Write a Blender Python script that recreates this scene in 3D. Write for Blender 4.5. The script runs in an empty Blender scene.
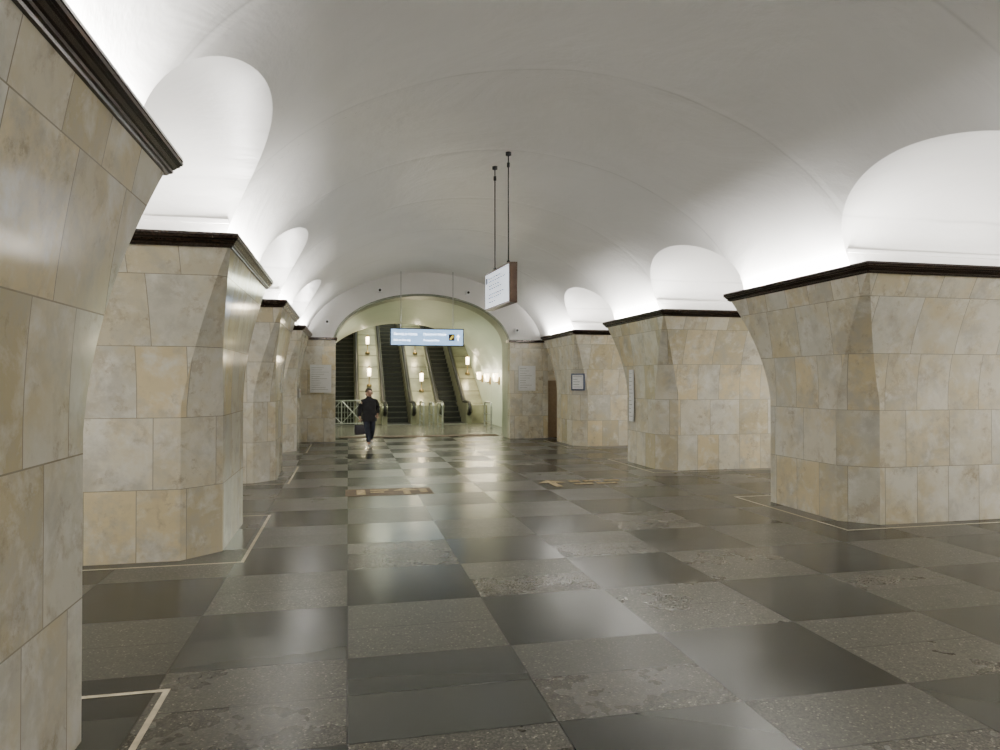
import bpy, math, random
from mathutils import Vector, Matrix
random.seed(7)
C = bpy.context.scene.collection
XC = 2.45; HALF = 3.75
PER = 5.45; YN0 = 7.51; PLEN = 2.14; PDEP = 3.0
ENDY = 21.8
# ------------------------------------------------------------ node helpers
class NT:
    def __init__(s, name):
        s.m = bpy.data.materials.new(name); s.m.use_nodes = True
        s.t = s.m.node_tree; s.t.nodes.clear()
        s.out = s.t.nodes.new('ShaderNodeOutputMaterial')
        s.b = s.t.nodes.new('ShaderNodeBsdfPrincipled')
        s.t.links.new(s.b.outputs[0], s.out.inputs[0])
    def n(s, typ, **kw):
        nd = s.t.nodes.new(typ)
        for k, v in kw.items(): setattr(nd, k, v)
        return nd
    def put(s, sock, v):
        if hasattr(v, 'links') or isinstance(v, bpy.types.NodeSocket): s.t.links.new(v, sock)
        else: sock.default_value = v
    def math(s, op, a, b=0.0, c=None):
        nd = s.n('ShaderNodeMath', operation=op)
        s.put(nd.inputs[0], a); s.put(nd.inputs[1], b)
        if c is not None: s.put(nd.inputs[2], c)
        return nd.outputs[0]
    def mix(s, f, a, b, mode='MIX'):
        nd = s.n('ShaderNodeMix', data_type='RGBA', blend_type=mode)
        s.put(nd.inputs[0], f); s.put(nd.inputs[6], a); s.put(nd.inputs[7], b)
        return nd.outputs[2]
    def noise(s, vec, scale, detail=4, rough=.55, dist=0):
        nd = s.n('ShaderNodeTexNoise')
        if vec is not None: s.put(nd.inputs['Vector'], vec)
        nd.inputs['Scale'].default_value = scale; nd.inputs['Detail'].default_value = detail
        nd.inputs['Roughness'].default_value = rough; nd.inputs['Distortion'].default_value = dist
        return nd.outputs['Fac']
    def ramp(s, f, stops):
        nd = s.n('ShaderNodeValToRGB')
        e = nd.color_ramp.elements
        while len(e) < len(stops): e.new(.5)
        for i, (p, c) in enumerate(stops):
            e[i].position = p; e[i].color = c if len(c) == 4 else (*c, 1)
        s.put(nd.inputs[0], f); return nd.outputs[0]
    def bump(s, h, strength=.3, dist=.01):
        nd = s.n('ShaderNodeBump'); nd.inputs['Strength'].default_value = strength
        nd.inputs['Distance'].default_value = dist; s.put(nd.inputs['Height'], h)
        s.t.links.new(nd.outputs[0], s.b.inputs['Normal'])
    def col(s, v): s.put(s.b.inputs['Base Color'], v)
    def rough(s, v): s.put(s.b.inputs['Roughness'], v)

def simple(name, col, rough=.5, metal=0, emit=0, ecol=None, var=.12, vs=12):
    m = NT(name); c = (*col, 1)
    tc = m.n('ShaderNodeTexCoord')
    f = m.noise(tc.outputs['Object'], vs, 3)
    d = tuple(x * (1 - var) for x in col) + (1,); l = tuple(min(1, x * (1 + var)) for x in col) + (1,)
    m.col(m.ramp(f, [(.3, d), (.7, l)])); m.rough(rough)
    m.b.inputs['Metallic'].default_value = metal
    if emit:
        m.b.inputs['Emission Color'].default_value = (*(ecol or col), 1)
        m.b.inputs['Emission Strength'].default_value = emit
    return m.m

# marble with panels
def marble(name):
    m = NT(name)
    uv = m.n('ShaderNodeUVMap'); oi = m.n('ShaderNodeObjectInfo'); tc = m.n('ShaderNodeTexCoord')
    r = m.math('MULTIPLY', oi.outputs['Random'], 37.0)
    cx = m.n('ShaderNodeCombineXYZ'); m.put(cx.inputs[0], r); m.put(cx.inputs[1], 0.0)
    va = m.n('ShaderNodeVectorMath', operation='ADD')
    m.put(va.inputs[0], uv.outputs[0]); m.put(va.inputs[1], cx.outputs[0])
    b = m.n('ShaderNodeTexBrick'); m.put(b.inputs['Vector'], va.outputs[0])
    b.offset = .43; b.squash = .72; b.squash_frequency = 2
    b.inputs['Scale'].default_value = 1
    b.inputs['Brick Width'].default_value = .66; b.inputs['Row Height'].default_value = .72
    b.inputs['Mortar Size'].default_value = .004; b.inputs['Mortar Smooth'].default_value = .1
    b.inputs['Color1'].default_value = (0, 0, 0, 1); b.inputs['Color2'].default_value = (1, 1, 1, 1); b.inputs['Mortar'].default_value = (.5, .5, .5, 1)
    rnd = m.math('ADD', b.outputs['Color'], 0.0)
    sc = m.n('ShaderNodeVectorMath', operation='SCALE'); m.put(sc.inputs[0], b.outputs['Color']); sc.inputs['Scale'].default_value = 53.0
    vv = m.n('ShaderNodeVectorMath', operation='ADD'); m.put(vv.inputs[0], tc.outputs['Object']); m.put(vv.inputs[1], sc.outputs[0])
    v2 = m.n('ShaderNodeVectorMath', operation='ADD'); m.put(v2.inputs[0], vv.outputs[0]); m.put(v2.inputs[1], cx.outputs[0])
    P = v2.outputs[0]
    base = m.ramp(rnd, [(.1, (.60, .53, .35)), (.25, (.84, .80, .68)), (.4, (.64, .62, .54)), (.55, (.88, .85, .75)), (.7, (.72, .65, .48)), (.82, (.80, .78, .70)), (.92, (.80, .69, .45))])
    cl = m.noise(P, 1.5, 6, .6, .2)
    base = m.mix(m.ramp(cl, [(.46, (0, 0, 0)), (.66, (.8, .8, .8))]), base, (.70, .60, .38, 1))
    g = m.noise(P, 2.2, 7, .68, .2)
    base = m.mix(m.ramp(g, [(.48, (0, 0, 0)), (.66, (.8, .8, .8))]), base, (.54, .52, .46, 1))
    w = m.noise(P, 3.4, 7, .68, .3)
    base = m.mix(m.ramp(w, [(.5, (0, 0, 0)), (.70, (.85, .85, .85))]), base, (.90, .88, .82, 1))
    vo = m.n('ShaderNodeTexVoronoi'); vo.feature = 'DISTANCE_TO_EDGE'; vo.inputs['Scale'].default_value = 1.7
    nz = m.n('ShaderNodeTexNoise'); m.put(nz.inputs['Vector'], P); nz.inputs['Scale'].default_value = 3.0; nz.inputs['Detail'].default_value = 8; nz.inputs['Roughness'].default_value = .7
    s2 = m.n('ShaderNodeVectorMath', operation='SCALE'); m.put(s2.inputs[0], nz.outputs['Color']); s2.inputs['Scale'].default_value = .8
    a2 = m.n('ShaderNodeVectorMath', operation='ADD'); m.put(a2.inputs[0], P); m.put(a2.inputs[1], s2.outputs[0]); m.put(vo.inputs['Vector'], a2.outputs[0])
    msk = m.noise(P, 2.1, 3)
    vf = m.math('MULTIPLY', m.ramp(vo.outputs['Distance'], [(0, (1, 1, 1)), (.09, (0, 0, 0))]), m.ramp(msk, [(.50, (0, 0, 0)), (.64, (.55, .55, .55))]))
    base = m.mix(vf, base, (.44, .36, .24, 1))
    sp = m.noise(P, 7, 9, .78, .1)
    base = m.mix(m.math('MULTIPLY', m.ramp(sp, [(.54, (0, 0, 0)), (.66, (.8, .8, .8))]), m.ramp(msk, [(.42, (.1, .1, .1)), (.58, (1, 1, 1))])), base, (.42, .35, .24, 1))
    base = m.mix(m.math('MULTIPLY', b.outputs['Fac'], .7), base, (.22, .18, .11, 1))
    m.col(base)
    m.rough(m.math('ADD', m.math('MULTIPLY', cl, .08), .06))
    m.b.inputs['Specular IOR Level'].default_value = .65
    m.bump(m.math('SUBTRACT', m.math('MULTIPLY', rnd, .3), b.outputs['Fac']), .2, .003)
    return m.m

def floor_mat(name='granite_checker_floor'):
    m = NT(name); tc = m.n('ShaderNodeTexCoord'); P = tc.outputs['Object']
    sx = m.n('ShaderNodeSeparateXYZ'); m.put(sx.inputs[0], P)
    T = 1.09
    u = m.math('DIVIDE', sx.outputs[0], T); v = m.math('DIVIDE', m.math('SUBTRACT', sx.outputs[1], 3.54), T)
    iu = m.math('FLOOR', u); iv = m.math('FLOOR', v)
    fu = m.math('SUBTRACT', u, iu); fv = m.math('SUBTRACT', v, iv)
    par = m.math('FLOORED_MODULO', m.math('ADD', iu, iv), 2.0)  # 0 dark
    cx2 = m.n('ShaderNodeCombineXYZ'); m.put(cx2.inputs[0], m.math('ADD', iu, .25)); m.put(cx2.inputs[1], m.math('ADD', iv, .25)); cx2.inputs[2].default_value = .5
    wn2 = m.n('ShaderNodeTexWhiteNoise'); m.put(wn2.inputs['Vector'], cx2.outputs[0]); rnd2 = wn2.outputs['Value']
    split = m.math('GREATER_THAN', rnd2, .25)
    hv = m.math('MULTIPLY', m.math('FLOOR', m.math('MULTIPLY', fv, 2.0)), split)
    cx = m.n('ShaderNodeCombineXYZ'); m.put(cx.inputs[0], m.math('ADD', iu, .25)); m.put(cx.inputs[1], m.math('ADD', iv, .25)); m.put(cx.inputs[2], m.math('ADD', hv, .37))
    wn = m.n('ShaderNodeTexWhiteNoise'); m.put(wn.inputs['Vector'], cx.outputs[0]); rnd = wn.outputs['Value']
    def edge(f): return m.math('MINIMUM', f, m.math('SUBTRACT', 1.0, f))
    e = m.math('MINIMUM', edge(fu), edge(fv))
    half = m.math('ABSOLUTE', m.math('SUBTRACT', fv, .5))
    halfon = m.math('MULTIPLY', split, m.math('LESS_THAN', half, .005))
    joint = m.math('MAXIMUM', m.math('LESS_THAN', e, .005), halfon)
    dk = m.ramp(rnd, [(0, (.017, .018, .016)), (.4, (.026, .028, .025)), (.8, (.041, .043, .038)), (1, (.060, .063, .055))])
    vo = m.n('ShaderNodeTexVoronoi'); m.put(vo.inputs['Vector'], P); vo.inputs['Scale'].default_value = 95
    vr = m.n('ShaderNodeSeparateColor'); m.put(vr.inputs[0], vo.outputs['Color'])
    grain = m.ramp(vr.outputs[0], [(0, (.040, .039, .034)), (.4, (.072, .069, .058)), (.8, (.11, .105, .088)), (.965, (.16, .15, .125)), (.985, (.34, .32, .26))])
    blot = m.noise(P, 4, 4, .6)
    sp = m.mix(m.ramp(blot, [(.45, (0, 0, 0)), (.75, (.4, .4, .4))]), grain, (.12, .114, .094, 1))
    sp = m.mix(m.math('MULTIPLY', rnd, .5), sp, (.055, .058, .050, 1))
    col = m.mix(par, dk, sp)
    col = m.mix(m.math('MULTIPLY', joint, .8), col, (.008, .008, .007, 1))
    m.col(col)
    wear = m.noise(P, 1.6, 4, .6)
    m.rough(m.math('ADD', m.math('MULTIPLY', wear, .10), m.math('ADD', m.math('MULTIPLY', par, .07), m.math('ADD', m.math('MULTIPLY', rnd, .05), .15))))
    m.b.inputs['Specular IOR Level'].default_value = .30
    m.b.inputs['Specular Tint'].default_value = (.96, 1, .90, 1)
    return m.m

def plaster(name, c, stain=.15):
    m = NT(name); tc = m.n('ShaderNodeTexCoord'); P = tc.outputs['Object']
    a = m.noise(P, .55, 6, .6, .6); b = m.noise(P, 5, 6, .7)
    base = m.mix(m.ramp(a, [(.42, (0, 0, 0)), (.75, (stain * 2,) * 3)]), (*c, 1), (*(x * .78 for x in c), 1))
    base = m.mix(m.ramp(b, [(.5, (0, 0, 0)), (.85, (stain,) * 3)]), base, (*(x * .85 for x in c), 1))
    sx = m.n('ShaderNodeSeparateXYZ'); m.put(sx.inputs[0], P)
    wob = m.math('MULTIPLY', m.math('SUBTRACT', m.noise(P, .8, 3), .5), .10)
    yy = m.math('ADD', m.math('ADD', sx.outputs[1], wob), -.5 + 2.725 * 8)
    fr = m.math('FRACT', m.math('DIVIDE', yy, 2.725))
    w = m.math('ABSOLUTE', m.math('SUBTRACT', fr, .5))
    seam = m.math('MULTIPLY', m.ramp(w, [(0, (1, 1, 1)), (.010, (0, 0, 0))]), m.ramp(m.noise(P, 1.0, 3), [(.35, (.15, .15, .15)), (.6, (.75, .75, .75))]))
    base = m.mix(seam, base, (*(x * .72 for x in c), 1))
    m.col(base); m.rough(.40)
    step = m.ramp(w, [(.0, (0, 0, 0)), (.04, (1, 1, 1))])
    m.bump(m.math('ADD', m.math('ADD', m.math('MULTIPLY', a, 2.0), m.math('MULTIPLY', b, .10)), m.math('MULTIPLY', step, .25)), .6, .05)
    return m.m

M_MARB = marble('cream_marble_panels')
M_FLOOR = floor_mat()
M_PLAS = plaster('white_plaster', (.86, .85, .83))
M_GREEN = plaster('pale_green_plaster', (.70, .75, .63))
M_CORN = simple('dark_bronze_cornice', (.026, .015, .009), .25, .3, var=.35, vs=25)
M_STRIP = simple('cream_stone_inlay', (.62, .55, .40), .35, var=.2)
M_STEEL = simple('brushed_steel', (.45, .46, .45), .28, .9)
M_DARK = simple('dark_painted_metal', (.03, .03, .032), .4, .4)
M_BLACK = simple('black_rubber', (.012, .012, .013), .45)
M_WHITE = simple('white_board', (.93, .94, .95), .4, var=.03)
M_INK = simple('dark_ink', (.05, .06, .09), .5)
M_DECK = simple('olive_enamel_deck', (.10, .10, .065), .35, .3, var=.15, vs=3)
M_PANEL = simple('cream_enamel_panel', (.26, .26, .18), .3, .3, var=.1, vs=3)
M_STEP = simple('dark_ribbed_steps', (.03, .032, .03), .45, .5)
M_NOSE = simple('worn_step_edge', (.13, .13, .11), .4, .5)
M_LAMP = simple('warm_lamp_glass', (1, .86, .62), .3, 0, 9, (1, .80, .50), var=.02)
M_BRASS = simple('aged_brass', (.35, .25, .11), .35, .8)
M_MAT = simple('brown_rubber_mat', (.10, .06, .035), .8, var=.3)
M_DOOR = simple('tan_metal_door', (.40, .30, .20), .4, .1)

# ------------------------------------------------------------ mesh helpers
def mesh_obj(name, verts, faces, mats, fm=None, smooth=False, uvs=None):
    me = bpy.data.meshes.new(name); me.from_pydata([tuple(v) for v in verts], [], faces)
    for mm in mats: me.materials.append(mm)
    if fm:
        for p, i in zip(me.polygons, fm): p.material_index = i
    if smooth:
        for p in me.polygons: p.use_smooth = True
    if uvs:
        ul = me.uv_layers.new(name='UVMap')
        for p in me.polygons:
            for li in p.loop_indices: ul.data[li].uv = uvs[me.loops[li].vertex_index]
    me.update()
    o = bpy.data.objects.new(name, me); C.objects.link(o); return o

class MB:
    """mesh builder"""
    def __init__(s): s.v = []; s.f = []; s.m = []; s.uv = []
    def quadgrid(s, rows, mat=0, uvrows=None, flip=False):
        b = len(s.v); n = len(rows[0])
        for i, r in enumerate(rows):
            for j, p in enumerate(r):
                s.v.append(tuple(p)); s.uv.append(uvrows[i][j] if uvrows else (p[0], p[2]))
        for i in range(len(rows) - 1):
            for j in range(n - 1):
                q = [b + i * n + j, b + i * n + j + 1, b + (i + 1) * n + j + 1, b + (i + 1) * n + j]
                s.f.append(q[::-1] if flip else q); s.m.append(mat)
    def poly(s, pts, mat=0, uv=None):
        b = len(s.v)
        for i, p in enumerate(pts): s.v.append(tuple(p)); s.uv.append(uv[i] if uv else (p[0], p[2]))
        s.f.append(list(range(b, b + len(pts)))); s.m.append(mat)
    def box(s, x0, x1, y0, y1, z0, z1, mat=0):
        P = [(x0, y0), (x1, y0), (x1, y1), (x0, y1)]
        for i in range(4):
            a, b = P[i], P[(i + 1) % 4]
            uu = [a[0] + a[1], b[0] + b[1]]
            s.poly([(a[0], a[1], z0), (b[0], b[1], z0), (b[0], b[1], z1), (a[0], a[1], z1)], mat,
                   [(uu[0], z0), (uu[1], z0), (uu[1], z1), (uu[0], z1)])
        s.poly([(*p, z1) for p in P], mat); s.poly([(*p, z0) for p in P[::-1]], mat)
    def tube(s, pts, r, n=10, mat=0, caps=True):
        pts = [Vector(p) for p in pts]; rows = []
        rr = r if isinstance(r, (list, tuple)) else [r] * len(pts)
        for i, p in enumerate(pts):
            t = (pts[min(i + 1, len(pts) - 1)] - pts[max(i - 1, 0)]).normalized()
            a = Vector((0, 0, 1)) if abs(t.z) < .9 else Vector((1, 0, 0))
            u = t.cross(a).normalized(); w = t.cross(u).normalized()
            rows.append([p + (u * math.cos(k * 2 * math.pi / n) + w * math.sin(k * 2 * math.pi / n)) * rr[i] for k in range(n + 1)])
        s.quadgrid(rows, mat)
        if caps: s.poly(rows[0][:n], mat); s.poly(rows[-1][:n][::-1], mat)
    def obj(s, name, mats, smooth=False):
        return mesh_obj(name, s.v, s.f, mats, s.m, smooth, s.uv)

def bevel(o, w=.01, seg=2):
    md = o.modifiers.new('bevel', 'BEVEL'); md.width = w; md.segments = seg; md.limit_method = 'ANGLE'; return o

def struct(o, label=None):
    o['kind'] = 'structure'
    if label: o['label'] = label
    return o
def tag(o, label, cat, group=None):
    o['label'] = label; o['category'] = cat
    if group: o['group'] = group
    return o
def thing(name, loc, label, cat, group=None):
    e = bpy.data.objects.new(name, None); e.location = loc; e.empty_display_size = .2; C.objects.link(e)
    return tag(e, label, cat, group)
def child(o, par, label=None):
    o.parent = par
    if label: o['label'] = label
    return o
def clone(top, loc, rotz=None):
    n = top.copy(); C.objects.link(n); n.location = loc
    if rotz is not None: n.rotation_euler = (0, 0, rotz)
    def rec(src, dst):
        for ch in src.children:
            c = ch.copy(); C.objects.link(c); c.parent = dst; rec(ch, c)
    rec(top, n); return n
def text_obj(name, s, size, mat, ext=.002, align='LEFT'):
    cu = bpy.data.curves.new(name, 'FONT'); cu.body = s; cu.size = size; cu.extrude = ext; cu.align_x = align
    o = bpy.data.objects.new(name, cu); C.objects.link(o)
    dg = bpy.context.evaluated_depsgraph_get(); me = bpy.data.meshes.new_from_object(o.evaluated_get(dg))
    C.objects.unlink(o); bpy.data.objects.remove(o)
    me.materials.clear(); me.materials.append(mat)
    o = bpy.data.objects.new(name, me); C.objects.link(o); return o

# ------------------------------------------------------------ pylons
Z0 = 1.55; ZT = 3.11; FX = .19; FY = .45
def flare(z):
    t = max(0, min(1, (z - Z0) / (ZT - Z0)))
    k = .80 * math.pi / 2
    return (1 - math.cos(k * t)) / (1 - math.cos(k)), t
def ring(z, off=0):
    f, t = flare(z); hx = PDEP / 2 + f * FX + off; hy = PLEN / 2 + f * FY + off
    c = .33 * (1 - t) ** .9 + .015
    return [(-hx + c, -hy), (hx - c, -hy), (hx, -hy + c), (hx, hy - c), (hx - c, hy), (-hx + c, hy), (-hx, hy - c), (-hx, -hy + c)]
def make_pylon():
    mb = MB(); zs = [0, .8, Z0] + [Z0 + (ZT - Z0) * i / 18 for i in range(1, 19)]
    rings = [ring(z) for z in zs]; u = 0
    vlen = [0]
    for i in range(1, len(zs)):
        f0, _ = flare(zs[i - 1]); f1, _ = flare(zs[i])
        vlen.append(vlen[-1] + math.hypot(zs[i] - zs[i - 1], (f1 - f0) * .4))
    for s in range(8):
        rows = []; uvr = []; a0, b0 = rings[0][s], rings[0][(s + 1) % 8]
        L = math.hypot(b0[0] - a0[0], b0[1] - a0[1])
        for r, z, v in zip(rings, zs, vlen):
            a, b = r[s], r[(s + 1) % 8]
            n = 5; rows.append([(a[0] + (b[0] - a[0]) * k / n, a[1] + (b[1] - a[1]) * k / n, z) for k in range(n + 1)])
            l = math.hypot(b[0] - a[0], b[1] - a[1])
            uvr.append([(u + L / 2 + (k / n - .5) * l, v) for k in range(n + 1)])
        mb.quadgrid(rows, 0, uvr, flip=False); u += L
    body = mb.obj('marble_body', [M_MARB], True)
    dz = ZT - 3.09
    cap = MB(); cap.poly([(*p, 3.11 + dz) for p in ring(ZT)], 0)
    ledge = cap.obj('ledge', [M_PLAS])
    prof = [(-.005, 3.07), (.015, 3.07), (.02, 3.082), (.035, 3.086), (.038, 3.10), (.03, 3.104), (.045, 3.112), (.06, 3.13), (.072, 3.136), (.065, 3.142), (.082, 3.150), (.086, 3.165), (.078, 3.170), (.086, 3.176), (.08, 3.20), (.06, 3.205), (.02, 3.205), (.01, 3.11), (-.005, 3.11)]
    cb = MB()
    for s in range(8):
        for (o1, z1), (o2, z2) in zip(prof[:-1], prof[1:]):
            rows = []
            for off, z in ((o1, z1), (o2, z2)):
                r = ring(ZT, off); rows.append([(*r[s], z + dz), (*r[(s + 1) % 8], z + dz)])
            cb.quadgrid(rows, 0)
    corn = cb.obj('cornice', [M_CORN])
    e = thing('pylon', (XC + HALF + PDEP / 2, YN0 + PLEN / 2, 0), 'cream marble pylon flaring outward under a dark bronze cornice', 'pillar', 'marble pylons lining the hall')
    child(body, e); child(ledge, e, 'white ledge hiding the cove lighting'); child(corn, e, 'dark moulded bronze cornice')
    return e
p0 = make_pylon()
for k in (-2, -1, 0, 1, 2):
    for sd in (-1, 1):
        if (sd, k) == (1, 0): continue
        clone(p0, (XC + sd * (HALF + PDEP / 2), YN0 + PLEN / 2 + PER * k, 0))

# inlay strips around pylons
sn = 0
for k in (-1, 0, 1, 2):
    for sd in (-1, 1):
        cx = XC + sd * (HALF + PDEP / 2); cy = YN0 + PLEN / 2 + PER * k
        hx = PDEP / 2 + .29; hy = PLEN / 2 + .20; w = .035
        mb = MB(); z = .003
        O = [(cx - hx, cy - hy), (cx + hx, cy - hy), (cx + hx, cy + hy), (cx - hx, cy + hy)]
        I = [(cx - hx + w, cy - hy + w), (cx + hx - w, cy - hy + w), (cx + hx - w, cy + hy - w), (cx - hx + w, cy + hy - w)]
        for i in range(4):
            j = (i + 1) % 4
            mb.poly([(*O[i], z), (*O[j], z), (*I[j], z), (*I[i], z)])
        sn += 1; struct(mb.obj('trim_%d' % sn, [M_STRIP]), 'cream inlay strip in the floor around a pylon')

# ------------------------------------------------------------ ceiling
A = 3.71; B = 2.2; PW = 1.85; ZS = 3.06; ZP = 3.45; RP = .74; OUT = 9.5
def zmain(o): return ZS + B * max(0, 1 - (abs(o) / A) ** PW) ** (1 / PW)
def xint(z): return A * max(0, 1 - ((z - ZS) / B) ** PW) ** (1 / PW)
mb = MB()
def mainrow(y, xo, n=72):
    t0 = math.asin(min(1, (xo / A) ** (PW / 2))); r = []
    for i in range(n + 1):
        t = -t0 + 2 * t0 * i / n
        r.append((XC + math.copysign(A * abs(math.sin(t)) ** (2 / PW), t), y, ZS + B * max(0, math.cos(t)) ** (2 / PW)))
    return r
LA = .24; LB = .02
for k in range(-2, 3):
    yn = YN0 + PER * k + LB; yf = YN0 + PER * k + PLEN + (LA if k < 2 else 0)
    mb.quadgrid([mainrow(yn + (yf - yn) * i / 6, A) for i in range(7)])
    for sd in (-1, 1):
        mb.poly([(XC + sd * (HALF + PDEP), yn, 3.3), (XC + sd * OUT, yn, 3.3), (XC + sd * OUT, yf, 3.3), (XC + sd * (HALF + PDEP), yf, 3.3)])
    a = YN0 + PER * (k - 1) + PLEN + LA; b = yn
    N = 48; ys = []
    for i in range(N + 1):
        th = math.pi * i / N; y = (a + b) / 2 - (b - a) / 2 * math.cos(th)
        ys.append((y, ZP + RP * math.sin(th)))
    mb.quadgrid([mainrow(y, xint(zp)) for y, zp in ys])
    for sd in (-1, 1):
        mb.quadgrid([[(XC + sd * (xint(zp) + (OUT - xint(zp)) * j / 10), y, zp) for j in range(11)] for y, zp in ys])
        for yy, o in ((a, 1), (b, -1)):
            pts = [(XC + sd * xint(ZS + (ZP - ZS) * j / 5), yy, ZS + (ZP - ZS) * j / 5) for j in range(6)]
            mb.poly(pts + [(XC + sd * OUT, yy, ZP), (XC + sd * OUT, yy, ZS)])
            xi = xint(ZP) + .02
            mb.box(*sorted((XC + sd * xi, XC + sd * OUT)), *sorted((yy, yy + o * .035)), ZP - .03, ZP + .012)
ylast = YN0 + PER * 2 + PLEN
mb.quadgrid([mainrow(ylast + (ENDY - ylast) * i / 4, A) for i in range(5)])
for sd in (-1, 1):
    mb.poly([(XC + sd * A, ylast, 3.45), (XC + sd * OUT, ylast, 3.45), (XC + sd * OUT, ENDY, 3.45), (XC + sd * A, ENDY, 3.45)])
    mb.poly([(XC + sd * A, ylast, 3.05), (XC + sd * A, ENDY, 3.05), (XC + sd * A, ENDY, 3.5), (XC + sd * A, ylast, 3.5)])
yb0 = YN0 - 2 * PER - (PER - PLEN) + LA
mb.quadgrid([mainrow(yb0 - 2 + 2 * i / 2, A) for i in range(3)])
struct(mb.obj('ceiling', [M_PLAS], True), 'white plastered barrel vault with side lunettes')
YBK = yb0 - 2

# ------------------------------------------------------------ floor, walls
mb = MB(); mb.poly([(XC - OUT, YBK, 0), (XC + OUT, YBK, 0), (XC + OUT, 23.2, 0), (XC - OUT, 23.2, 0)])
struct(mb.obj('floor', [M_FLOOR]), 'chequered polished granite floor slabs')
for nm, x in (('wall_left', XC - OUT), ('wall_right', XC + OUT)):
    mb = MB(); mb.poly([(x, YBK, 0), (x, ENDY, 0), (x, ENDY, 4.4), (x, YBK, 4.4)], 0, [(YBK, 0), (ENDY, 0), (ENDY, 4.4), (YBK, 4.4)])
    struct(mb.obj(nm, [M_MARB]))
mb = MB(); mb.poly([(XC - OUT, YBK, 0), (XC + OUT, YBK, 0), (XC + OUT, YBK, 6), (XC - OUT, YBK, 6)])
struct(mb.obj('wall_back', [M_PLAS]))

# end wall with arched opening
OC = 2.33; OH = 2.72; OZ = 2.95; OR = 1.55
def arch(n=40, h=OH, r=OR, z=OZ): return [(OC + h * math.sin(-math.pi / 2 + math.pi * i / n), z + r * math.cos(-math.pi / 2 + math.pi * i / n)) for i in range(n + 1)]
M_SOFF = simple('grey_green_soffit', (.36, .39, .29), .35, var=.1, vs=3)
mb = MB(); ar = arch(); ZTOP = 6
Y0 = ENDY; Y1 = ENDY + .9
mb.quadgrid([[(x, Y0, z) for x, z in ar], [(x, Y0, ZTOP) for x, z in ar]], 0)
for x0, x1, in ((XC - OUT, OC - OH), (OC + OH, XC + OUT)):
    mb.poly([(x0, Y0, 0), (x1, Y0, 0), (x1, Y0, 3.06), (x0, Y0, 3.06)], 2, [(x0, 0), (x1, 0), (x1, 3.06), (x0, 3.06)])
    mb.poly([(x0, Y0, 3.06), (x1, Y0, 3.06), (x1, Y0, ZTOP), (x0, Y0, ZTOP)], 0)
full = [(OC - OH, 0)] + ar + [(OC + OH, 0)]
mb.quadgrid([[(x, Y0, z) for x, z in full], [(x, Y1, z) for x, z in full]], 3)
mb.quadgrid([[(x, Y1, z) for x, z in ar], [(x, Y1, ZTOP) for x, z in ar]], 1)
for x0, x1, in ((OC - 4.5, OC - OH), (OC + OH, OC + 4.5)):
    mb.poly([(x0, Y1, 0), (x1, Y1, 0), (x1, Y1, ZTOP), (x0, Y1, ZTOP)], 1)
struct(mb.obj('wall_end', [M_PLAS, M_GREEN, M_MARB, M_SOFF]), 'end wall with an arched opening to the escalators')
M_MOULD = simple('grey_green_moulding', (.22, .24, .18), .4, var=.1)
mb = MB()
pr = [(0, 0), (0, -.04), (.03, -.05), (.07, -.04), (.08, 0)]
mb.quadgrid([[(x, Y0 + dy, z) for x, z in arch(40, OH + off, OR + off)] for off, dy in pr])
struct(mb.obj('trim_20', [M_MOULD], True), 'grey green moulding around the arch')
for i, (xa, xb) in enumerate(((XC - HALF - .50, OC - OH + .02), (OC + OH - .02, XC + HALF + .08))):
    e = thing('pier', ((xa + xb) / 2, ENDY - .18, 0), 'marble-clad pier with dark cornice beside the arched opening', 'pillar', 'marble piers flanking the arched opening')
    w = (xb - xa) / 2
    b = MB(); b.box(-w, w, -.17, .17, 0, 3.06); child(b.obj('marble_body', [M_MARB]), e)
    b = MB(); b.box(-w - .05, w + .05, -.23, .17, 3.06, 3.14)
    child(b.obj('cornice', [M_CORN]), e, 'dark bronze cornice')
mb = MB(); xd = XC + HALF + .10; dh = 1.85
mb.box(xd, xd + .05, ENDY - .05, ENDY, 0, dh, 0); mb.box(xd + .85, xd + .9, ENDY - .05, ENDY, 0, dh, 0); mb.box(xd, xd + .9, ENDY - .05, ENDY, dh - .05, dh, 0)
mb.box(xd + .05, xd + .85, ENDY - .03, ENDY - .005, 0, dh - .05, 0); mb.box(xd + .14, xd + .76, ENDY - .04, ENDY - .03, .2, .9, 0); mb.box(xd + .14, xd + .76, ENDY - .04, ENDY - .03, 1.0, 1.7, 0)
struct(mb.obj('door_1', [M_DOOR]), 'tan panelled service door')

# ------------------------------------------------------------ escalator concourse and tunnel
TH = 3.7; SL = math.tan(math.radians(30)); YT = 31.0; EY = 31.0; TW = 1.9; TR = 2.5
def rise(y): return max(0, y - YT) * SL
ys = [Y1 + (YT - Y1) * i / 6 for i in range(7)] + [YT + 24 * i / 24 for i in range(1, 25)]
mb = MB(); N = 40; rows = []
for y in ys:
    z = rise(y); tr = TR + .45 * max(0, min(1, (29 - y) / (29 - Y1)))
    rows.append([(OC + TH * math.sin(-math.pi / 2 + math.pi * i / N), y, z + TW + tr * math.cos(-math.pi / 2 + math.pi * i / N)) for i in range(N + 1)])
mb.quadgrid(rows)
struct(mb.obj('ceiling.001', [M_GREEN], True), 'pale green vaulted escalator tunnel')
for nm, sd in (('wall_tunnel_left', -1), ('wall_tunnel_right', 1)):
    mb = MB(); x = OC + sd * TH
    mb.quadgrid([[(x, y, max(0, y - EY) * SL if y > EY else 0) for y in ys], [(x, y, rise(y) + TW) for y in ys]], 0, [[(y, 0) for y in ys], [(y, 2.3) for y in ys]])
    struct(mb.obj(nm, [M_GREEN]))
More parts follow.
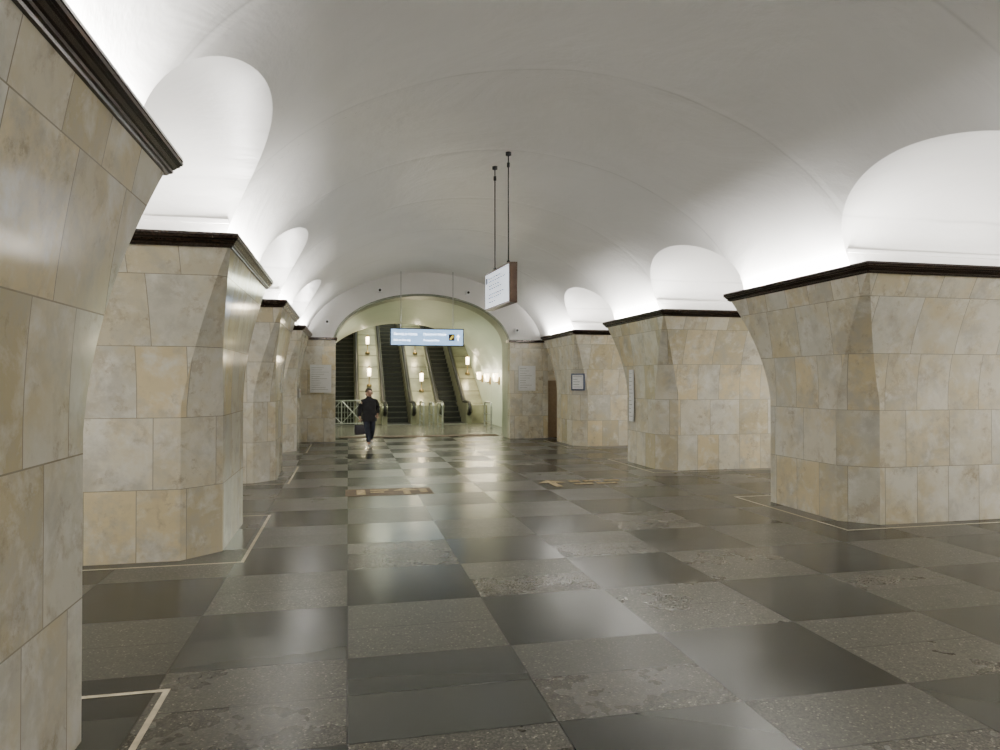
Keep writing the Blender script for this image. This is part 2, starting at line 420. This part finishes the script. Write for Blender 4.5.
mb = MB(); mb.poly([(OC - TH, 54.9, 8), (OC + TH, 54.9, 8), (OC + TH, 54.9, 20), (OC - TH, 54.9, 20)]); struct(mb.obj('wall_tunnel_top', [M_GREEN]))
M_F2 = simple('light_concourse_granite', (.11, .105, .085), .22, var=.3, vs=2)
mb = MB(); mb.poly([(OC - TH, 23.2, 0), (OC + TH, 23.2, 0), (OC + TH, EY + .6, 0), (OC - TH, EY + .6, 0)]); struct(mb.obj('floor.001', [M_F2]), 'pale granite concourse floor')
mb = MB(); mb.box(OC - 2.6, OC + 2.6, 22.7, 23.25, 0.0, .02)
tag(mb.obj('floor_mat', [M_MAT]), 'brown rubber threshold mat across the archway', 'mat')

def make_escalator():
    e = thing('escalator', (0, EY, 0), 'steep escalator with dark steps and black handrails', 'escalator', 'escalators climbing the tunnel')
    b = MB(); tr = .4; rs = tr * SL
    b.poly([(-.5, -1.6, .01), (.5, -1.6, .01), (.5, 0, .01), (-.5, 0, .01)], 0)
    for i in range(46):
        y0 = i * tr; z0 = i * rs
        b.poly([(-.5, y0, z0), (.5, y0, z0), (.5, y0, z0 + rs - .045), (-.5, y0, z0 + rs - .045)], 0)
        b.poly([(-.5, y0, z0 + rs - .045), (.5, y0, z0 + rs - .045), (.5, y0 - .01, z0 + rs), (-.5, y0 - .01, z0 + rs)], 1)
        b.poly([(-.5, y0 - .01, z0 + rs), (.5, y0 - .01, z0 + rs), (.5, y0 + tr, z0 + rs), (-.5, y0 + tr, z0 + rs)], 0)
    child(b.obj('steps', [M_STEP, M_NOSE]), e, 'dark ribbed metal steps')
    b = MB(); b.box(-.5, .5, -1.75, -1.3, 0, .02); child(b.obj('comb_plate', [M_STEEL]), e, 'steel comb plate')
    def top(y): return (max(0, y + .15) * SL) + .88 if y > -.15 else .88
    for sd in (-1, 1):
        b = MB(); xa, xb = sorted((sd * .5, sd * .72))
        yy = [-1.5] + [-1.5 + 1.35 * i / 4 for i in range(1, 5)] + [18.3 * i / 12 for i in range(1, 13)]
        for x in (xa, xb):
            b.quadgrid([[(x, y, max(0, y) * SL) for y in yy], [(x, y, top(y)) for y in yy]], 0)
        b.quadgrid([[(xa, y, top(y)) for y in yy], [(xb, y, top(y)) for y in yy]], 1)
        arc = [(-1.5 - .22 * math.sin(math.pi * i / 10), .66 - .22 * math.cos(math.pi * i / 10)) for i in range(11)]
        arc = [(-1.5, 0)] + [(-1.5, .3)] + arc
        b.quadgrid([[(xa, y, z) for y, z in arc], [(xb, y, z) for y, z in arc]], 0)
        for x in (xa, xb): b.poly([(x, y, z) for y, z in arc], 0)
        child(b.obj('balustrade', [M_PANEL, M_DECK]), e, 'cream enamel balustrade')
        b = MB(); x = sd * .60
        pts = [(x, -1.3, .42)] + [(x, -1.5 - .27 * math.sin(math.pi * i / 10), .67 - .25 * math.cos(math.pi * i / 10)) for i in range(11)] + [(x, y, top(y) + .05) for y in yy[1:]]
        b.tube(pts, .075, 8); child(b.obj('handrail', [M_BLACK], True), e, 'black rubber handrail')
    return e
e0 = make_escalator(); EX = (-.22, 2.12, 4.50)
e0.location.x = EX[0]
for x in EX[1:]: clone(e0, (x, EY, 0))
M_DK2 = simple('bronze_deck_panel', (.34, .33, .23), .3, .3, var=.25, vs=2)
for i, (xa, xb) in enumerate(((OC - TH + .01, EX[0] - .72), (EX[0] + .72, EX[1] - .72), (EX[1] + .72, EX[2] - .72), (EX[2] + .72, OC + TH - .01))):
    b = MB(); h = .78
    b.poly([(xa, EY - .9, 0), (xb, EY - .9, 0), (xb, EY - .9, h), (xa, EY - .9, h)])
    b.poly([(xa, EY - .9, h), (xb, EY - .9, h), (xb, EY, h), (xa, EY, h)])
    yt = EY + 18.3
    b.poly([(xa, EY, h), (xb, EY, h), (xb, yt, h + 18.3 * SL), (xa, yt, h + 18.3 * SL)])
    for j in range(1, 18):
        y = EY + j; z = h + j * SL
        b.poly([(xa, y, z + .012), (xb, y, z + .012), (xb, y + .05, z + .012 + .05 * SL), (xa, y + .05, z + .012 + .05 * SL)], 1)
    o = b.obj('escalator_deck', [M_DK2, M_DECK])
    tag(o, 'olive enamel sloping deck beside an escalator', 'deck', 'sloping decks beside the escalators')
def make_lamp():
    e = thing('deck_lamp', (0, 0, 0), 'upright brass lamp with glowing warm glass on the deck', 'lamp', 'lamps on the escalator decks')
    b = MB(); b.tube([(0, 0, -.05), (0, 0, .04), (0, 0, .06), (0, 0, .38), (0, 0, .42)], [.11, .11, .022, .022, .07], 14); child(b.obj('pole', [M_BRASS], True), e, 'brass pole')
    b = MB(); b.tube([(0, 0, .41), (0, 0, .44), (0, 0, .76), (0, 0, .79)], [.05, .08, .095, .08], 16); child(b.obj('lamp_shade', [M_LAMP], True), e, 'glowing warm glass shade')
    b = MB(); b.tube([(0, 0, .79), (0, 0, .80), (0, 0, .85), (0, 0, .92)], [.10, .10, .04, .012], 16); child(b.obj('cap', [M_BRASS], True), e, 'brass cap')
    return e
D1 = (EX[0] + EX[1]) / 2; D2 = (EX[1] + EX[2]) / 2; D3 = EX[2] + 1.2; D0 = EX[0] - .95
lp = [(D1, 32.4), (D2, 32.0), (D1, 35.2), (D2, 35.2), (D0, 33.4), (D3, 33.4)]
l0 = make_lamp(); first = True
lamp_pos = []
for x, y in lp:
    z = .78 + max(0, y - EY) * SL + .06; lamp_pos.append((x, y, z + .6))
    if first: l0.location = (x, y, z); first = False
    else: clone(l0, (x, y, z))
def make_sconce():
    e = thing('wall_sconce', (0, 0, 0), 'brass wall sconce with glowing glass tubes', 'lamp', 'wall sconces in the escalator hall')
    b = MB(); b.box(-.05, 0, -.07, .07, -.16, .16); b.tube([(-.03, 0, -.05), (-.14, 0, -.08), (-.16, 0, -.02)], .018, 8); child(b.obj('bracket', [M_BRASS]), e, 'brass bracket')
    b = MB(); b.tube([(-.17, 0, -.03), (-.17, 0, .0), (-.17, 0, .28), (-.17, 0, .31)], [.05, .085, .11, .09], 14); child(b.obj('lamp_shade', [M_LAMP], True), e, 'glowing glass shade')
    return e
s0 = make_sconce(); s0.location = (OC + TH, 27.6, 1.85); scpos = [(OC + TH, 27.6, 1.85)]
for y, z in ((29.4, 1.85), (31.2, 1.95)):
    clone(s0, (OC + TH, y, z)); scpos.append((OC + TH, y, z))

def make_barrier():
    e = thing('steel_barrier', (0, 0, 0), 'polished steel tube barrier before the escalators', 'barrier', 'steel barriers before the escalators')
    b = MB(); b.tube([(0, -.7, 0), (0, -.7, .8), (0, -.66, .92), (0, -.58, .97), (0, .58, .97), (0, .66, .92), (0, .7, .8), (0, .7, 0)], .035, 10); child(b.obj('frame', [M_STEEL], True), e)
    for z in (.5, .2):
        b = MB(); b.tube([(0, -.7, z), (0, .7, z)], .018, 8); child(b.obj('crossbar', [M_STEEL], True), e)
    for y in (-.7, .7):
        b = MB(); b.tube([(0, y, 0), (0, y, .02)], .07, 14); child(b.obj('foot', [M_STEEL], True), e)
    return e
b0 = make_barrier(); b0.location = (3.25, 27.6, 0)
for x, y in ((3.55, 27.2), (2.95, 28.4), (5.55, 27.6)): clone(b0, (x, y, 0))
e = thing('folding_fence', (-.25, 28.7, 0), 'grey steel folding fence closing off an escalator', 'fence')
b = MB()
b.tube([(-.85, 0, 0), (-.85, 0, 1.05), (.85, 0, 1.05), (.85, 0, 0)], .025, 8); b.tube([(-.85, 0, .12), (.85, 0, .12)], .02, 8); b.tube([(0, 0, 0), (0, 0, 1.05)], .02, 8)
child(b.obj('frame', [M_STEEL]), e)
b = MB()
for x in (-.85, 0):
    b.tube([(x, 0, .12), (x + .85, 0, 1.05)], .014, 6); b.tube([(x, 0, 1.05), (x + .85, 0, .12)], .014, 6)
    for i in range(1, 7): b.tube([(x + i * .12, 0, .12), (x + i * .12, 0, 1.05)], .008, 6)
child(b.obj('lattice', [M_STEEL]), e)

# ------------------------------------------------------------ signs
def slab(x0, x1, y0, y1, z0, z1, name, mats): b = MB(); b.box(x0, x1, y0, y1, z0, z1); return b.obj(name, mats)
M_BLUE = simple('light_blue_lightbox', (.30, .48, .75), .3, 0, 1.5, (.36, .58, .88), var=.05)
M_WTXT = simple('white_lettering', (.9, .9, .9), .4, 0, 5, (1, 1, 1), var=.02)
M_YEL = simple('yellow_mark', (.75, .55, .08), .4, 0, 1)
e = thing('hanging_direction_sign', (2.37, 21.25, 2.90), 'light blue lit exit direction sign hung on rods', 'sign')
child(bevel(slab(-1.13, 1.13, -.06, .06, 0, .54, 'casing', [M_DARK]), .01), e, 'dark metal casing')
child(slab(-1.10, 1.10, -.066, -.06, .03, .51, 'sign_face', [M_BLUE]), e, 'light blue lit face')
def txt(par, s, size, loc, mat, rot=(math.pi / 2, 0, 0), name='lettering'):
    o = text_obj(name, s, size, mat); child(o, par); o.location = loc; o.rotation_euler = rot; return o
txt(e, 'Выход в город', .100, (-1.02, -.07, .33), M_WTXT)
txt(e, 'Exit to the city', .085, (-1.02, -.07, .15), M_WTXT)
txt(e, 'Проспект Мира', .092, (-.12, -.07, .33), M_WTXT)
txt(e, 'Prospekt Mira', .085, (-.12, -.07, .15), M_WTXT)
child(slab(.66, .84, -.072, -.066, .17, .37, 'pictogram', [M_DARK]), e, 'dark square pictogram')
b = MB(); b.poly([(.69, -.075, .20), (.74, -.075, .20), (.81, -.075, .30), (.81, -.075, .34), (.77, -.075, .34), (.69, -.075, .24)]); child(b.obj('pictogram_mark', [M_YEL]), e, 'yellow escalator mark')
b = MB(); b.poly([(.94, -.07, .17), (.965, -.07, .17), (.965, -.07, .30), (1.0, -.07, .27), (1.0, -.07, .305), (.953, -.07, .36), (.905, -.07, .305), (.905, -.07, .27), (.94, -.07, .30)]); child(b.obj('arrow', [M_WTXT]), e, 'white upward arrow')
for x in (-.8, .8):
    b = MB(); zt = zmain(2.37 + x - XC) - 2.90
    b.tube([(x, 0, .52), (x, 0, zt + .01)], .012, 8); child(b.obj('rod', [M_STEEL], True), e, 'thin steel rod')

M_BRZ = simple('brown_bronze_casing', (.075, .045, .028), .35, .5, var=.2)
e = thing('hanging_lightbox_sign', (2.32, 10.55, 2.97), 'white lightbox sign in brown frame hanging on long rods', 'sign')
e.rotation_euler = (0, 0, math.radians(4.4))
child(bevel(slab(-.06, .06, -.66, .66, 0, .60, 'casing', [M_BRZ]), .012), e, 'brown bronze casing')
M_LB = simple('white_lightbox_face', (.75, .80, .86), .3, 0, 1.0, (.80, .88, 1.0), var=.03)
child(slab(-.066, -.06, -.63, .63, .03, .57, 'sign_face', [M_LB]), e, 'white lit face')
child(slab(.06, .066, -.63, .63, .03, .57, 'sign_face', [M_LB]), e, 'white lit face')
b = MB()
for i, (l, z) in enumerate(((.75, .48), (.95, .43), (.6, .36), (.8, .31), (.9, .22), (.7, .17), (.5, .10))):
    x1 = .45
    while l > .06:
        seg = min(l, .10 + .05 * ((i * 7 + int(l * 20)) % 3)); b.box(-.068, -.066, x1 - seg, x1, z, z + .016); x1 -= seg + .03; l -= seg + .03
b.box(-.068, -.066, .50, .60, .42, .52)
child(b.obj('printed_lines', [M_INK]), e, 'rows of small dark print')
for yy in (-.42, .30):
    b = MB(); b.tube([(0, yy, .6), (0, yy, .62), (0, yy, .65), (0, yy, .66), (0, yy, 2.06), (0, yy, 2.065), (0, yy, 2.13), (0, yy, 2.135), (0, yy, 2.23), (0, yy, 2.24), (0, yy, 2.29)], [.025, .025, .025, .011, .011, .024, .024, .011, .011, .045, .045], 8)
    child(b.obj('rod', [M_DARK], True), e, 'long dark steel rod')

M_NAVY = simple('navy_frame', (.05, .07, .13), .35)
M_RED = simple('red_enamel', (.5, .05, .04), .4)
M_GREY = simple('grey_print', (.38, .38, .37), .5)
def notice(loc, w, h, rot, label, face=M_WHITE, lines=9, frame=M_STEEL, thick=.03, bd=.02, ink=M_INK, hdr=None):
    e = thing('notice_board', loc, label, 'sign'); e.rotation_euler = (0, 0, rot)
    child(bevel(slab(-w / 2, w / 2, -thick, 0, -h / 2, h / 2, 'frame', [frame]), .003), e, 'thin frame')
    child(slab(-w / 2 + bd, w / 2 - bd, -thick - .004, -thick, -h / 2 + bd, h / 2 - bd, 'sheet', [face]), e)
    b = MB(); rnd = random.Random(len(label)); step = (h - .12) / lines
    for i in range(lines):
        z = h / 2 - .09 - i * step; l = (w - 2 * bd - .05) * rnd.uniform(.4, 1); x0 = -w / 2 + bd + .025
        b.box(x0, x0 + l, -thick - .007, -thick - .004, z - step * .08, z + step * .05)
    child(b.obj('printed_lines', [ink]), e, 'rows of small print')
    if hdr:
        child(slab(-w / 2 + .03, w / 2 - .03, -thick - .008, -thick - .004, h / 2 - .10, h / 2 - .04, 'header', [hdr]), e, 'coloured header band')
    return e
notice((-.80, ENDY - .36, 1.90), .62, .84, 0, 'white framed information notice with small print on marble pier', lines=11, ink=M_GREY, frame=M_WHITE)
notice((5.58, ENDY - .36, 1.92), .56, .80, 0, 'white framed notice with dark rows on marble pier', lines=9, ink=M_GREY, frame=M_WHITE)
notice((XC + HALF + .11, YN0 + 2 * PER + .11, 1.80), .42, .48, math.radians(-45), 'small white notice in a navy frame on the pylon corner', M_WHITE, 5, M_NAVY, bd=.045)
notice((XC + HALF - .03, 14.45, 1.50), .26, 1.15, math.radians(-90), 'tall narrow pale lettering strip on the pylon side', M_WHITE, 12, M_WHITE, thick=.008, bd=.01, ink=M_GREY)
notice((XC - HALF + .005, 19.4, 1.50), .16, .24, math.radians(90), 'small red-topped plate on the pylon side', M_WHITE, 3, hdr=M_RED)

def cam_box(loc, label):
    e = thing('security_camera', loc, label, 'camera', 'small cameras above the archway')
    b = MB(); b.box(-.06, .06, -.28, -.04, -.06, .06); child(bevel(b.obj('housing', [M_WHITE]), .01), e)
    b = MB(); b.tube([(0, -.06, 0), (0, -.01, 0), (0, -.009, 0), (0, 0, 0)], [.03, .03, .055, .055], 12); child(b.obj('bracket', [M_STEEL]), e)
    b = MB(); b.tube([(0, -.28, 0), (0, -.31, 0)], .04, 12); child(b.obj('lens', [M_BLACK]), e, 'black lens')
for x, z in ((.95, 4.62), (3.70, 4.62), (-.62, 3.62), (5.28, 3.45)):
    cam_box((x, ENDY - .0, z), 'small white security camera on the wall above the arch')

M_STK = simple('worn_brown_floor_sticker', (.12, .072, .038), .5, var=.4, vs=5)
M_STM = simple('worn_tan_print', (.46, .36, .20), .6, var=.4, vs=20)
for mm in (M_STK, M_STM): mm.node_tree.nodes['Principled BSDF'].inputs['Specular IOR Level'].default_value = .2
def sticker(cx, cy, w, d, label, marks, back=True):
    e = thing('floor_sticker', (cx, cy, .004), label, 'floor marking', 'worn direction stickers on the floor')
    if back:
        b = MB(); b.poly([(-w / 2, -d / 2, 0), (w / 2, -d / 2, 0), (w / 2, d / 2, 0), (-w / 2, d / 2, 0)]); child(b.obj('backing', [M_STK]), e)
    b = MB()
    for m in marks: b.poly([(x, y, .004) for x, y in m])
    child(b.obj('printed_marks', [M_STM]), e, 'worn tan arrow and print')
def arrow(x, y, s, up=1): return [(x - .05 * s, y - .3 * s * up), (x + .05 * s, y - .3 * s * up), (x + .05 * s, y + .05 * up * s), (x + .2 * s, y + .05 * up * s), (x, y + .3 * s * up), (x - .2 * s, y + .05 * s * up), (x - .05 * s, y + .05 * s * up)]
def bar(x0, x1, y0, y1): return [(x0, y0), (x1, y0), (x1, y1), (x0, y1)]
sticker(.66, 11.5, 1.40, .72, 'worn brown direction sticker with arrow and print', [arrow(.28, 0, 1.1, 1), bar(-.52, -.38, -.25, .25), bar(-.30, .0, .10, .24), bar(-.30, -.08, -.10, .02), bar(.50, .62, -.2, .2)])
sticker(4.15, 11.8, 1.5, .60, 'faded tan arrow and lettering worn on the floor', [arrow(-.6, 0, 1.3, 1), bar(-.25, -.05, .1, .25), bar(.02, .35, .1, .25), bar(.42, .70, .1, .25), bar(-.25, .1, -.2, -.06), bar(.17, .55, -.2, -.06)], False)

# ------------------------------------------------------------ person
def skin_mesh(name, verts, edges, radii, mat, sub=2, root=0):
    me = bpy.data.meshes.new(name); me.from_pydata(verts, edges, []); o = bpy.data.objects.new(name, me); C.objects.link(o)
    md = o.modifiers.new('s', 'SKIN'); md.use_smooth_shade = True
    for i, v in enumerate(me.skin_vertices[0].data):
        r = radii[i]; v.radius = r if isinstance(r, tuple) else (r, r); v.use_root = (i == root)
    ms = o.modifiers.new('u', 'SUBSURF'); ms.levels = sub; ms.render_levels = sub
    dg = bpy.context.evaluated_depsgraph_get(); m2 = bpy.data.meshes.new_from_object(o.evaluated_get(dg))
    bpy.data.objects.remove(o); m2.materials.clear(); m2.materials.append(mat); m2.name = name
    for p in m2.polygons: p.use_smooth = True
    o = bpy.data.objects.new(name, m2); C.objects.link(o); return o
M_SKIN = simple('skin', (.50, .32, .23), .5, var=.05)
M_COAT = simple('black_jacket_cloth', (.012, .012, .015), .8, var=.3)
M_TROU = simple('dark_blue_trouser_cloth', (.018, .022, .040), .8, var=.3)
M_HAIR = simple('dark_brown_hair', (.045, .028, .018), .6, var=.3)
M_SHOE = simple('white_trainers', (.70, .70, .68), .5)
M_BAG = simple('dark_grey_bag', (.05, .045, .06), .6, var=.3)
pe = thing('person', (.57, 19.5, 0), 'person in black jacket and white shoes walking with a bag', 'person')
pe.rotation_euler = (0, 0, math.radians(12)); pe.scale = (1.06, 1.06, 1.02)
V = [(0, 0, .86), (0, 0, .98), (0, .01, 1.10), (0, .01, 1.24), (0, 0, 1.34), (0, -.01, 1.39), (0, -.02, 1.46), (0, -.01, 1.55),
     (-.15, .01, 1.27), (-.22, .03, 1.04), (-.25, -.03, .83), (-.255, -.05, .76),
     (.15, .01, 1.27), (.235, .04, 1.06), (.20, -.12, .90), (.17, -.18, .85),
     (-.085, 0, .82), (-.08, -.17, .48), (-.07, -.27, .11), (-.07, -.38, .06),
     (.085, 0, .82), (.095, .03, .46), (.12, .30, .17), (.125, .22, .07)]
E = [(0, 1), (1, 2), (2, 3), (3, 4), (4, 5), (5, 6), (6, 7), (3, 8), (8, 9), (9, 10), (10, 11), (3, 12), (12, 13), (13, 14), (14, 15), (0, 16), (16, 17), (17, 18), (18, 19), (0, 20), (20, 21), (21, 22), (22, 23)]
R = [(.12, .09), (.105, .08), (.11, .08), (.10, .08), .05, (.062, .067), (.085, .10), (.075, .09), .045, .038, .03, (.038, .022), .045, .038, .03, (.038, .022), .085, .055, .035, .03, .085, .055, .035, .03]
child(skin_mesh('body', V, E, R, M_SKIN), pe)
for sd, hv in ((-1, Vector((-.255, -.05, .76))), (1, Vector((.17, -.18, .85)))):
    for i in range(4):
        x = hv.x + (i - 1.5) * .017; L = (.062, .072, .068, .054)[i]
        o = skin_mesh('finger', [(x, hv.y, hv.z - .01), (x, hv.y - .008, hv.z - .01 - L * .5), (x, hv.y - .03, hv.z - .01 - L * .85)], [(0, 1), (1, 2)], [.009, .008, .007], M_SKIN, 1); child(o, pe)
    o = skin_mesh('thumb', [(hv.x - sd * .03, hv.y, hv.z + .02), (hv.x - sd * .05, hv.y - .02, hv.z - .01), (hv.x - sd * .045, hv.y - .035, hv.z - .035)], [(0, 1), (1, 2)], [.011, .009, .008], M_SKIN, 1); child(o, pe)
b = MB(); rows = []
for z, w_, d_, yc in ((.70, .205, .155, .0), (.80, .200, .150, .0), (.90, .185, .135, .0), (1.00, .172, .125, .005), (1.10, .180, .128, .01), (1.20, .190, .126, .01), (1.26, .184, .115, .01), (1.30, .145, .095, .005), (1.33, .095, .078, 0), (1.36, .068, .066, 0), (1.385, .066, .064, 0)):
    r = []
    for i in range(29):
        t = 2 * math.pi * i / 28; wr = 1 + .03 * math.sin(5 * t + z * 17)
        r.append((w_ * wr * math.copysign(abs(math.cos(t)) ** .85, math.cos(t)), yc + d_ * wr * math.copysign(abs(math.sin(t)) ** .85, math.sin(t)), z))
    rows.append(r)
b.quadgrid(rows)
b.tube([(-.12, .01, 1.265), (-.165, .012, 1.24), (-.195, .02, 1.16), (-.222, .03, 1.05), (-.240, .0, .94), (-.25, -.03, .84)], [.055, .072, .070, .062, .055, .045], 14)
b.tube([(.12, .01, 1.265), (.165, .012, 1.24), (.205, .025, 1.16), (.236, .04, 1.06), (.222, -.04, .98), (.20, -.11, .90)], [.055, .072, .070, .063, .055, .045], 14)
child(b.obj('jacket', [M_COAT], True), pe, 'black short jacket')
V = [(0, 0, .82), (-.09, -.01, .76), (-.08, -.17, .48), (-.07, -.265, .14), (.09, -.01, .76), (.095, .03, .46), (.12, .28, .19)]
E = [(0, 1), (1, 2), (2, 3), (0, 4), (4, 5), (5, 6)]
child(skin_mesh('trousers', V, E, [.10, .10, .074, .058, .10, .074, .058], M_TROU), pe, 'dark blue trousers')
V1 = [(-.07, -.22, .065), (-.07, -.31, .06), (-.07, -.42, .055)]
child(skin_mesh('shoe', V1, [(0, 1), (1, 2)], [(.052, .06), (.055, .055), (.05, .045)], M_SHOE), pe, 'white trainer')
V1 = [(.12, .33, .18), (.122, .27, .105), (.125, .19, .05)]
child(skin_mesh('shoe', V1, [(0, 1), (1, 2)], [(.05, .052), (.053, .05), (.05, .042)], M_SHOE), pe, 'white trainer lifting its heel')
V1 = [(0, .05, 1.37), (0, .05, 1.44), (0, .035, 1.53), (0, .0, 1.595)]
child(skin_mesh('hair', V1, [(0, 1), (1, 2), (2, 3)], [(.075, .05), (.10, .072), (.103, .09), (.08, .08)], M_HAIR), pe, 'dark hair tied back')
for sx in (-.03, .03):
    b = MB(); b.tube([(sx - .012, -.108, 1.475), (sx + .012, -.108, 1.475)], .009, 8)
    child(b.obj('eye', [M_INK], True), pe)
b = MB(); b.tube([(0, -.10, 1.475), (0, -.125, 1.445), (0, -.105, 1.435)], [.007, .013, .009], 8); child(b.obj('nose', [M_SKIN], True), pe)
b = MB(); b.tube([(-.022, -.10, 1.412), (0, -.106, 1.41), (.022, -.10, 1.412)], .007, 8); child(b.obj('mouth', [simple('lips', (.35, .13, .11), .5)], True), pe)
for sx in (-1, 1):
    b = MB(); b.tube([(sx * .083, -.01, 1.49), (sx * .093, 0, 1.47), (sx * .085, 0, 1.435)], .013, 8); child(b.obj('ear', [M_SKIN], True), pe)
e = thing('handbag', (.57 - .25, 19.5 - .12, .36), 'dark shopping bag carried by its handles', 'bag')
b = MB()
prof = [(0, .125, .055), (.02, .145, .068), (.15, .15, .06), (.27, .145, .02)]
rows = []
for z, w, d in prof: rows.append([(w * math.copysign(abs(math.cos(t)) ** .5, math.cos(t)), d * math.copysign(abs(math.sin(t)) ** .5, math.sin(t)), z) for t in [2 * math.pi * i / 24 for i in range(25)]])
b.quadgrid(rows); b.poly(rows[0][:-1][::-1]); b.poly(rows[-1][:-1]); child(b.obj('bag_body', [M_BAG], True), e)
for yy in (-.02, .02):
    b = MB(); b.tube([(-.07, yy, .26), (-.05, yy * .5, .35), (0, 0, .375), (.05, yy * .5, .35), (.07, yy, .26)], .007, 6)
    child(b.obj('handle', [M_BLACK], True), e, 'thin black handle')

# ------------------------------------------------------------ lights
def area(name, loc, rot, sx, sy, power, col=(1, .975, .93), spread=180):
    l = bpy.data.lights.new(name, 'AREA'); l.shape = 'RECTANGLE'; l.size = sx; l.size_y = sy; l.energy = power; l.color = col
    l.spread = math.radians(spread)
    o = bpy.data.objects.new(name, l); o.location = loc; o.rotation_euler = rot; C.objects.link(o); return o
def point(name, loc, power, col, r=.12):
    l = bpy.data.lights.new(name, 'POINT'); l.energy = power; l.color = col; l.shadow_soft_size = r
    o = bpy.data.objects.new(name, l); o.location = loc; C.objects.link(o); return o
PH = 200; PP = 28
for k in range(-2, 3):
    yc = YN0 + PLEN / 2 + PER * k
    for sd in (-1, 1):
        area('cove_light', (XC + sd * (A - .14), yc, 3.17), (math.pi, math.radians(sd * 40), 0), .07, PLEN + .5, PH)
        for ss in (-1, 1):
            if k == 2 and ss == 1: continue
            area('cove_light', (XC + sd * (HALF + 1.2), yc + ss * (PLEN / 2 + .36), 3.17), (math.pi + ss * math.radians(-14), 0, 0), 2.6, .08, PP)
for k in (-1, 0, 1, 2):
    y = YN0 + PER * k - (PER - PLEN) / 2
    for sd in (-1, 1): area('platform_fill', (XC + sd * 8.2, y, 3.6), (0, math.radians(sd * 25), 0), .4, 2.2, 130)  # unseen fill added in the platform halls to brighten the pylons' passage faces
for sd in (-1, 1): point('passage_fill', (XC + sd * 5.2, 21.2, 3.2), 12, (1, .95, .85), .1)  # added fill without a fitting, lifts the dim gap beside the end wall
GC = (.96, 1, .77)
for x, y, z in lamp_pos: point('lamp_glow', (x, y - .25, z + .1), 28, (1, .86, .62), .1)
for x, y, z in scpos: point('sconce_glow', (x - .35, y, z + .2), 30, (1, .9, .7), .1)
area('concourse_light', (OC, 26.5, 4.2), (0, 0, 0), 3.0, 4.0, 330, GC)
area('tunnel_light', (OC, 37.0, 7.0), (math.radians(30), 0, 0), 3.0, 8.0, 200, GC)
w = bpy.data.worlds.new('World'); w.use_nodes = True; bpy.context.scene.world = w
w.node_tree.nodes['Background'].inputs[0].default_value = (.9, .95, .85, 1); w.node_tree.nodes['Background'].inputs[1].default_value = .05

# ------------------------------------------------------------ camera
cd = bpy.data.cameras.new('camera'); cd.sensor_width = 36; cd.lens = 36 * 693 / 1000; cd.clip_start = .05; cd.clip_end = 200
co = bpy.data.objects.new('camera', cd); C.objects.link(co); co.location = (0, 0, 1.8)
co.rotation_euler = (math.radians(90.58), 0, math.radians(-12.37))
bpy.context.scene.camera = co
